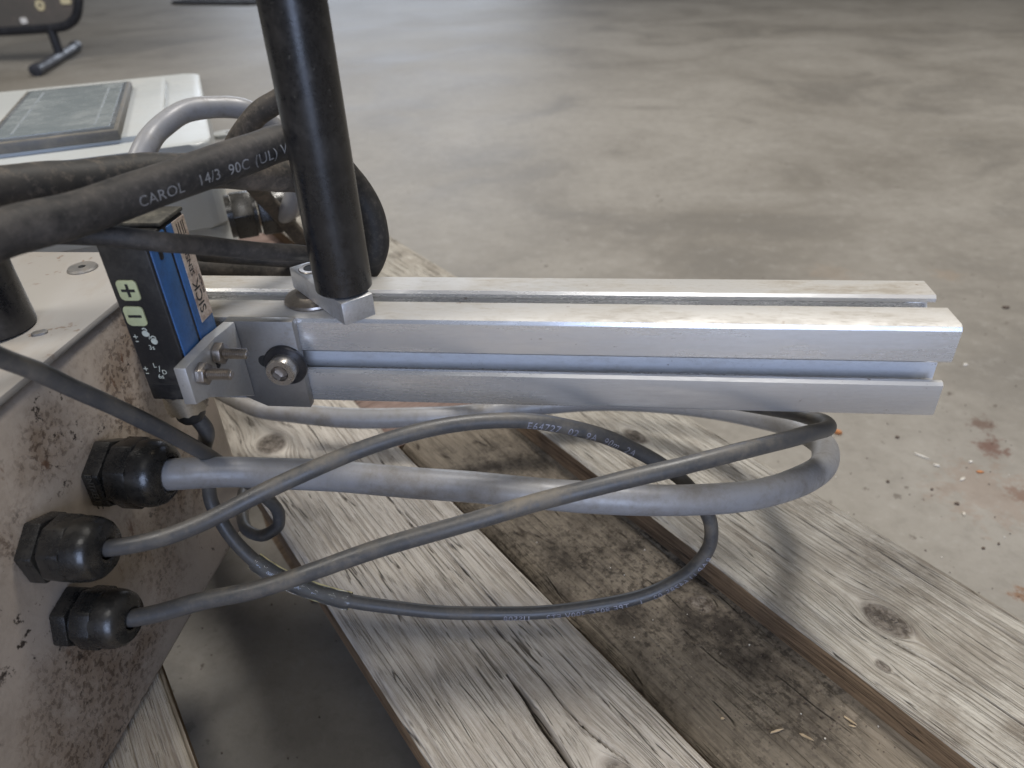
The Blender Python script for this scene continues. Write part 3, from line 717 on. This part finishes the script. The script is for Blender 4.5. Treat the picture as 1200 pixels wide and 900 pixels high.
# ------------------------------------------------------------------ cables
TOCAM = Vector((.25, -.80, .40)).normalized()
def cable(name, label, pts, r, mat, n=14, group=None):
    path = spline([p if isinstance(p, Vector) else atd(*p) for p in pts], n)
    ph = random.uniform(0, 6)
    for i, p in enumerate(path[6:-6]): p += Vector((math.sin(i * .41 + ph), math.sin(i * .33 + 2 * ph), math.sin(i * .27 + 3 * ph))) * r * .035
    bm = bmesh.new(); tube(bm, path, lambda u: r * (1 + .012 * math.sin(u * 47 + ph) + .012 * math.sin(u * 91 + 2 * ph)), 24)
    o = tag(obj(name, bm, MAT[mat], ang=60), label, 'cable', group)
    return o, path
def arc(path, x):   # arc length where the path first passes picture column x (used only to seat the print)
    L = 0
    for a, b in zip(path, path[1:]):
        pa = a - CAM; pb = b - CAM
        xa = 600 + F_PX * pa.dot(RT) / pa.dot(FW); xb = 600 + F_PX * pb.dot(RT) / pb.dot(FW)
        if (xa - x) * (xb - x) <= 0: return L + (b - a).length * ((x - xa) / (xb - xa) if xb != xa else 0)
        L += (b - a).length
    return L
# thick grey cable out of the upper gland, looping under the profile and back behind it
cable('grey_cable', 'thick light grey cable looping from the largest gland around below the extrusion',
      [Vector((-.310, -.0345, -.0525)), Vector((-.297, -.0345, -.0527)), (300, 553, .296), (400, 559, .293), (520, 568, .291), (640, 579, .290), (760, 586, .292), (850, 584, .298), (920, 571, .312), (961, 549, .335), (966, 524, .362), (935, 502, .392),
       (880, 487, .425), (790, 474, .455), (690, 470, .465), (600, 479, .462), (520, 488, .455), (430, 490, .452), (340, 484, .452), (290, 473, .455), (230, 440, .47), (150, 400, .50)], .0064, 'grey_pvc')
# sensor cable: gland -> loop -> sensor plug
scab, spath = cable('sensor_cable', 'thin printed dark grey cable looping from the middle gland to the sensor plug',
      [Vector((-.310, -.0755, -.0525)), Vector((-.2985, -.0750, -.0520)), (200, 628, .252), (270, 596, .252), (350, 557, .256), (450, 517, .264), (540, 496, .272), (610, 493, .278), (680, 503, .286), (740, 525, .296), (790, 555, .306), (822, 590, .316), (834, 622, .322),
       (826, 650, .327), (795, 679, .331), (740, 702, .333), (650, 716, .334), (560, 719, .333), (480, 714, .332), (400, 702, .331), (340, 682, .330), (298, 657, .328), (266, 622, .326), (248, 588, .324), (243, 558, .318), (239, 530, .304), PC + Vector((.0026, .002, -.0225)), PC + Vector((0, 0, -.013))], .0031, 'dark_pvc')
def between(path, xa, xb, ya):
    out = []
    for p in path:
        d = p - CAM; x = 600 + F_PX * d.dot(RT) / d.dot(FW); y = 450 - F_PX * d.dot(UP) / d.dot(FW)
        if xa <= x <= xb and y > ya: out.append(p)
    return out
sl = between(spath, 298, 412, 640)
bm = bmesh.new(); tube(bm, sl, lambda u: .0041 + .0002 * math.sin(u * 17) + .0002 * math.sin(u * 41), 22, False); obj('clear_sleeve', bm, MAT['sleeve'], scab)
def rail(path, sgn):
    q = []
    for i, p in enumerate(path):
        T = (path[min(i + 1, len(path) - 1)] - path[max(i - 1, 0)]).normalized(); N = TOCAM - T * TOCAM.dot(T); N.normalize(); q.append(p + T.cross(N) * .0040 * sgn)
    return q
for s_ in (-1, 1):
    bm = bmesh.new(); tube(bm, rail(sl, s_), .0004, 8); obj('yellowed_edge', bm, MAT['sleeve_edge'], scab)
L_ = sum((b - a).length for a, b in zip(spath, spath[1:]))
def arc_low(path, x, ymin):
    L = 0
    for a, b in zip(path, path[1:]):
        pa = a - CAM; pb = b - CAM
        xa = 600 + F_PX * pa.dot(RT) / pa.dot(FW); xb = 600 + F_PX * pb.dot(RT) / pb.dot(FW); ya = 450 - F_PX * pa.dot(UP) / pa.dot(FW)
        if (xa - x) * (xb - x) <= 0 and ya > ymin: return L
        L += (b - a).length
    return L
sa = arc_low(spath, 826, 640)
obj('print', text_tube('RAP LL64785-02   1   TPE 80°C 300V FT2     US508', .0042, spath, .0031, sa, TOCAM, -.45, spacing=1.12, stretch=1.0), MAT['print_blue'], scab)
sa = arc_low(spath, 620, 480)
obj('print', text_tube('E64727  02  9A  90m  2A', .0042, spath, .0031, sa, TOCAM, -.45, spacing=1.15), MAT['print_blue'], scab)

cable('gland_cable', 'plain dark grey cable rising from the lowest gland to the far end of the extrusion',
      [Vector((-.311, -.0785, -.0860)), Vector((-.2995, -.0782, -.0858)), (230, 706, .270), (300, 691, .268), (450, 641, .264), (600, 597, .262), (700, 570, .263), (800, 546, .267), (890, 523, .276), (945, 509, .290), (970, 501, .306), (962, 493, .325),
       (930, 485, .345), (870, 474, .37), (780, 462, .40), (660, 455, .43), (520, 450, .45), (380, 448, .46)], .0034, 'dark_pvc')
cable('loose_cable', 'dark grey cable crossing the corner of the painted box and curling behind it',
      [(-80, 385, .185), (0, 418, .205), (60, 443, .220), (130, 475, .240), (200, 509, .265), (255, 541, .300), (300, 573, .335), (325, 598, .352), (326, 616, .356), (310, 627, .356), (290, 622, .36), (284, 600, .375), (286, 575, .40), (300, 560, .43)], .0030, 'dark_pvc')
# heavy black cords at the upper left
ccab, cpath = cable('power_cable', 'thick black rubber cord with white printed lettering passing behind the rod', 
      [(-140, 318, .165), (-60, 297, .178), (0, 276, .188), (100, 247, .206), (200, 213, .226), (300, 177, .248), (345, 166, .262), (380, 180, .280), (404, 205, .295), (428, 240, .304), (439, 275, .310), (434, 305, .316), (412, 324, .326), (370, 324, .345), (320, 316, .36), (240, 312, .375), (180, 312, .39)], .0063, 'rubber')
for (s_, x0, sz) in (('CAROL', 147, .0046), ('14/3', 216, .0049), ('90C', 253, .0049), ('(UL)', 284, .0049), ('WAT', 313, .0049)):
    obj('print', text_tube(s_, sz, cpath, .0063, arc(cpath, x0), TOCAM, -.72, spacing=1.04), MAT['print_grey'], ccab)
cable('brown_cord', 'thick dusty brown-black cord lying behind the printed rubber cord',
      [(-140, 232, .20), (-60, 226, .212), (0, 221, .222), (90, 211, .238), (170, 203, .253), (240, 200, .268), (300, 203, .283), (350, 207, .30), (384, 214, .315), (398, 240, .335), (395, 285, .36), (375, 318, .39)], .0067, 'rubber_brown')
cable('slim_cord', 'slim black cord running in front of the sensor top towards the rod',
      [(-120, 272, .195), (-20, 272, .203), (60, 273, .210), (130, 277, .218), (185, 283, .2245), (240, 288, .242), (320, 295, .264), (370, 298, .285), (420, 297, .31), (445, 280, .33), (430, 250, .345), (390, 235, .36)], .0032, 'rubber')
cable('slim_cord', 'slim black cord lying behind the sensor just above the extrusion',
      [(200, 292, .33), (240, 298, .335), (300, 303, .34), (360, 306, .345), (410, 305, .36), (440, 290, .375)], .0034, 'rubber')
cable('brown_cord', 'dusty cord curving up from behind the printed cord to the rod',
      [(336, -80, .33), (345, -20, .33), (354, 30, .33), (360, 70, .33), (352, 97, .331), (332, 114, .333), (300, 136, .338), (276, 170, .35), (282, 198, .38), (305, 226, .43), (334, 258, .47), (364, 290, .50), (400, 315, .52)], .0052, 'rubber_brown')
# ------------------------------------------------------------------ enclosure with a screen
ZT = .010
ew = Vector((.888, .460, 0)).normalized(); eh = Vector((-ew.y, ew.x, 0))
EA = atz(246, 160, ZT)
EL, EWD = .30, .40
en = thing('control_enclosure', 'light grey plastic enclosure with a dirty flat screen in its lid', 'enclosure', tuple(EA - ew * EWD / 2 + eh * EL / 2 + Vector((0, 0, DECK - ZT))))
f = fr(EA, (ew, eh, Vector((0, 0, 1))))
seam_z = atz(262, 256, 0)
def shell(name, inset, z0, z1, mat, parent, r=.014, bev=.004):
    bm = bmesh.new()
    pts = [(x - EWD / 2, y + EL / 2) for x, y in rrect(EWD - 2 * inset, EL - 2 * inset, r)]
    prism(bm, pts, f, z0, z1, bev, 3); return obj(name, bm, MAT[mat], parent)
ZS = -.062
shell('body', .003, DECK - ZT + .0005, ZS - .0012, 'enclosure', en)
shell('gasket', .006, ZS - .002, ZS + .001, 'bezel', en, bev=0)
ld = shell('lid', 0, ZS, -.0035, 'enclosure', en)
shell('raised_panel', .030, -.006, 0.0, 'enclosure', ld, .008, .002)
# screen
q0 = atz(136, 152, ZT + .006); q1 = atz(155, 95, ZT + .006); q2 = atz(37, 106, ZT + .006)
def loc(p): d_ = p - EA; return d_.dot(ew), d_.dot(eh)
u0, v0 = loc(q0); u1, v1 = loc(q1); u2, v2 = loc(q2)
xr = (u0 + u1) / 2; xl = u2 - .004; yb, yt = v0, (v1 + v2) / 2
bm = bmesh.new(); box(bm, (xl, yb, -.001), (xr, yt, .006), f, .0012); bz = obj('screen_bezel', bm, MAT['bezel'], en)
bm = bmesh.new(); box(bm, (xl + .003, yb + .005, .0055), (xr - .003, yt - .004, .0064), f); gl = obj('screen', bm, MAT['screen_glass'], bz)
bm = bmesh.new(); box(bm, (xl + .006, yb + .012, .0060), (xr - .006, yt - .009, .0066), f); obj('display', bm, MAT['display'], bz)
for xx in (xl + .0155, xr - .0168):
    bm = bmesh.new(); box(bm, (xx, yb + .022, .0062), (xx + .0013, yt - .02, .0068), f); obj('screen_line', bm, MAT['screen_mark'], bz)
# latch and mounting ear
for yy in (.0,):
    bm = bmesh.new(); box(bm, (-.075, -.0045, ZS - .016), (-.045, .0005, ZS + .010), f, .0015); obj('latch', bm, MAT['enclosure'], en)
pe = atz(262, 158, -.045); ue, ve = loc(pe)
bm = bmesh.new(); prism(bm, [(x + .010, y + ve) for x, y in rrect(.026, .020, .009)], f, -.047 - ZT, -.043 - ZT, .001); er = obj('mounting_ear', bm, MAT['enclosure'], en)
bm = bmesh.new(); lathe(bm, [(0, .0003), (.003, .0003), (.003, -.001)], fr(f((.014, ve, -.043 - ZT))), 20); obj('ear_hole', bm, MAT['bezel'], er)
# gland in its right side
pg = atd(268, 254, .50)
ug, vg = loc(pg); zg = pg.z - ZT
GA = f((0.0015, vg, zg))
gax = axes(ew)
gf = fr(GA, gax)
GL = .042
bm = bmesh.new(); lathe(bm, [(0, -.003), (.0145, -.003), (.0145, GL * .4), (0, GL * .4)], gf, 28); g = obj('cable_gland', bm, MAT['gland'], en)
bm = bmesh.new(); prism(bm, ngon(.0176, 6, .3), gf, .0006, GL * .34, .0008); obj('lock_nut', bm, MAT['gland'], g)
bm = bmesh.new(); prism(bm, ngon(.0174, 8, .1), gf, GL * .42, GL * .74, .001); obj('dome_nut', bm, MAT['gland'], g)
bm = bmesh.new(); lathe(bm, [(.0160, GL * .7), (.0156, GL * .86), (.0125, GL * .97), (.007, GL), (.006, GL * .9)], gf, 32); obj('dome', bm, MAT['gland'], g)

cable('enclosure_cable', 'smooth grey cable arching over the corner of the light grey enclosure',
      [GA + ew * .030, GA + ew * .044, GA + ew * .054 + Vector((0, -.002, .004)), (331, 252, .475), (340, 243, .45), (347, 215, .44), (342, 180, .43), (322, 150, .42), (290, 130, .405), (250, 125, .395), (210, 134, .385), (180, 158, .375), (163, 190, .368), (155, 230, .362), (150, 280, .36)], .0058, 'grey_pvc')

# ------------------------------------------------------------------ far things on the floor
st = thing('sign_stand', 'black tubular stand with a dull brown panel on a foot bar', 'stand', tuple(atz(68, 76, FLOOR)))
fa = atz(44, 90, FLOOR); fb = atz(92, 60, FLOOR); TR = .018
hz = Vector((0, 0, 1))
bm = bmesh.new(); tube(bm, [fa + hz * TR, fa.lerp(fb, .5) + hz * TR, fb + hz * TR], TR, 20); ft = obj('foot_bar', bm, MAT['stand_black'], st)
for e_, dr in ((fa, (fb - fa)), (fb, (fa - fb))):
    bm = bmesh.new(); lathe(bm, [(0, -.004), (TR * 1.12, -.002), (TR * 1.12, .05), (TR, .052)], fr(e_ + hz * TR * 1.12, axes(dr)), 20); obj('end_cap', bm, MAT['stand_black'], ft)
base = fa.lerp(fb, .56)
vdir = (fb - fa).normalized(); pdir = Vector((vdir.y, -vdir.x, 0))
Y0 = base.y
c0 = aty(58, 33, Y0); leg_top = Vector((base.x, base.y, c0.z))
bm = bmesh.new(); tube(bm, [base + hz * TR, leg_top + hz * .01], .017, 18); obj('leg', bm, MAT['stand_black'], st)
rp = [aty(-160, 41, Y0), aty(-60, 39, Y0), aty(0, 37, Y0), aty(60, 33, Y0), aty(78, 30, Y0), aty(89, 20, Y0), aty(92, 4, Y0), aty(92, -40, Y0), aty(92, -150, Y0)]
path = spline(rp, 8); bm = bmesh.new(); tube(bm, path, .016, 16); obj('frame_tube', bm, MAT['stand_black'], st)
pp = [aty(-160, 39, Y0), aty(0, 35, Y0), aty(60, 31, Y0), aty(78, 28, Y0), aty(87, 19, Y0), aty(90, 4, Y0), aty(90, -150, Y0), aty(-160, -150, Y0)]
bm = bmesh.new(); a_ = [bm.verts.new(p + Vector((0, -.004, 0))) for p in pp]; b_ = [bm.verts.new(p + Vector((0, .004, 0))) for p in pp]
bm.faces.new(a_); bm.faces.new(b_[::-1])
for i in range(len(pp)): bm.faces.new((a_[i], b_[i], b_[(i + 1) % len(pp)], a_[(i + 1) % len(pp)]))
pn_ = obj('panel', bm, MAT['stand_panel'], st)
yax = (Vector((1, 0, 0)), Vector((0, 0, 1)), Vector((0, -1, 0)))
bm = bmesh.new(); lathe(bm, [(.006, .006), (.018, .0065), (.018, .003), (.0, .003)], fr(aty(48, 6, Y0), yax), 24); obj('sticker', bm, MAT['sticker_cream'], pn_)
bm = bmesh.new(); prism(bm, rrect(.026, .02, .006), fr(aty(29, 24, Y0), yax), .003, .007); obj('sticker', bm, MAT['sticker_white'], pn_)
bm = bmesh.new(); prism(bm, rrect(.04, .02, .006), fr(aty(78, 1, Y0), yax), .003, .007); obj('sticker', bm, MAT['sticker_cream'], pn_)
# unidentified dark thing far off on the floor, built as a ribbed mat
pm = atz(300, 5, FLOOR)
bm = bmesh.new(); prism(bm, rrect(.8, 1.6, .12), fr(pm + Vector((-.05, .80, 0)), axes((0, 0, 1), (1, -.35, 0))), .004, .016, .004)
for k in range(6):
    box(bm, (-.33 + k * .12, -.7, .0161), (-.28 + k * .12, .7, .02), fr(pm + Vector((-.05, .80, 0)), axes((0, 0, 1), (1, -.35, 0))))
tag(obj('far_dark_sheet', bm, MAT['sheet_dark']), 'flat dark ribbed sheet for an unidentified thing far off on the concrete floor', 'mat')

# ------------------------------------------------------------------ litter on the floor and on the dirty board
def flake(bm, c, l, w, h, a, tilt=0.0):
    ax = (Vector((math.cos(a), math.sin(a), tilt)).normalized(), Vector((-math.sin(a), math.cos(a), 0)), Vector((0, 0, 1)))
    k = random.randint(5, 7); pts = []
    for i in range(k):
        t_ = 2 * math.pi * i / k; q_ = random.uniform(.65, 1.1); pts.append((l / 2 * q_ * math.cos(t_), w / 2 * q_ * math.sin(t_)))
    prism(bm, pts, fr(c, ax), 0, h)
def debris(name, label, cat, mat, items, z, kind='stuff'):
    bm = bmesh.new()
    for (px, py, l, w, h, a) in items:
        c = atz(px, py, z); flake(bm, Vector((c.x, c.y, z + .0004)), l, w, h, a)
    o = obj(name, bm, MAT[mat], smooth=False); o['kind'] = kind; tag(o, label, cat); return o
R = random.uniform
debris('paint_chips', 'small pale chips scattered over the concrete floor', 'litter', 'chip_white',
       [(1128, 562, .007, .003, .0008, .6), (1129, 603, .005, .0025, .0008, 1.2), (1079, 535, .014, .002, .001, -.7), (1097, 546, .007, .003, .001, -.6), (1137, 542, .004, .003, .001, .3), (1131, 428, .006, .004, .001, 0)]
       + [(R(880, 1200), R(340, 690), R(.0006, .0014), R(.0006, .0012), .0004, R(0, 6)) for _ in range(18)], FLOOR)
debris('dirt_crumbs', 'dark crumbs scattered over the concrete floor', 'litter', 'chip_dark',
       [(1152, 643, .0035, .0025, .0008, .3), (1170, 638, .003, .002, .0008, 1), (1092, 574, .003, .0025, .0008, 0), (1121, 591, .004, .003, .001, 0), (1051, 513, .004, .003, .001, 0), (1040, 565, .003, .003, .001, 0), (1178, 361, .010, .005, .0015, 0)]
       + [(R(860, 1200), R(330, 700), R(.0005, .0018), R(.0005, .0014), .0004, R(0, 6)) for _ in range(90)]
       + [(R(230, 400), R(700, 900), R(.0006, .0018), R(.0006, .0015), .0008, R(0, 6)) for _ in range(10)], FLOOR)
debris('orange_crumb', 'orange crumb lying on the floor past the grey cable loop', 'litter', 'chip_orange',
       [(981, 508, .008, .005, .003, -.6), (1148, 554, .006, .003, .001, 0)], FLOOR)
zl = DECK - .0162
debris('wood_chips', 'pale splinters lying on the dirty lower board', 'litter', 'chip_wood',
       [(909, 858, .0085, .0014, .0006, .35), (945, 865, .007, .0012, .0006, -.5), (995, 845, .007, .0011, .0006, -.7), (998, 852, .0045, .001, .0006, -.2), (846, 843, .002, .0015, .0005, 0)], zl)
bm = bmesh.new()
for _ in range(500):
    n_ = R(-.088, -.030); s_ = R(-.2, .15); c = BN * n_ + BT * s_ + Vector((0, 0, zl + .0003))
    flake(bm, c, R(.0003, .0012), R(.0003, .001), R(.0002, .0005), R(0, 6))
o = obj('board_grit', bm, MAT['chip_dark'], smooth=False); o['kind'] = 'stuff'; tag(o, 'dark grit strewn along the dirty lower board', 'litter')
bm = bmesh.new()
for _ in range(24):
    n_ = R(-.088, -.030); s_ = R(-.2, .15); c = BN * n_ + BT * s_ + Vector((0, 0, zl + .0003))
    flake(bm, c, R(.0004, .0012), R(.0004, .0009), R(.0003, .0006), R(0, 6))
o = obj('board_specks', bm, MAT['chip_white'], smooth=False); o['kind'] = 'stuff'; tag(o, 'pale specks strewn along the dirty lower board', 'litter')
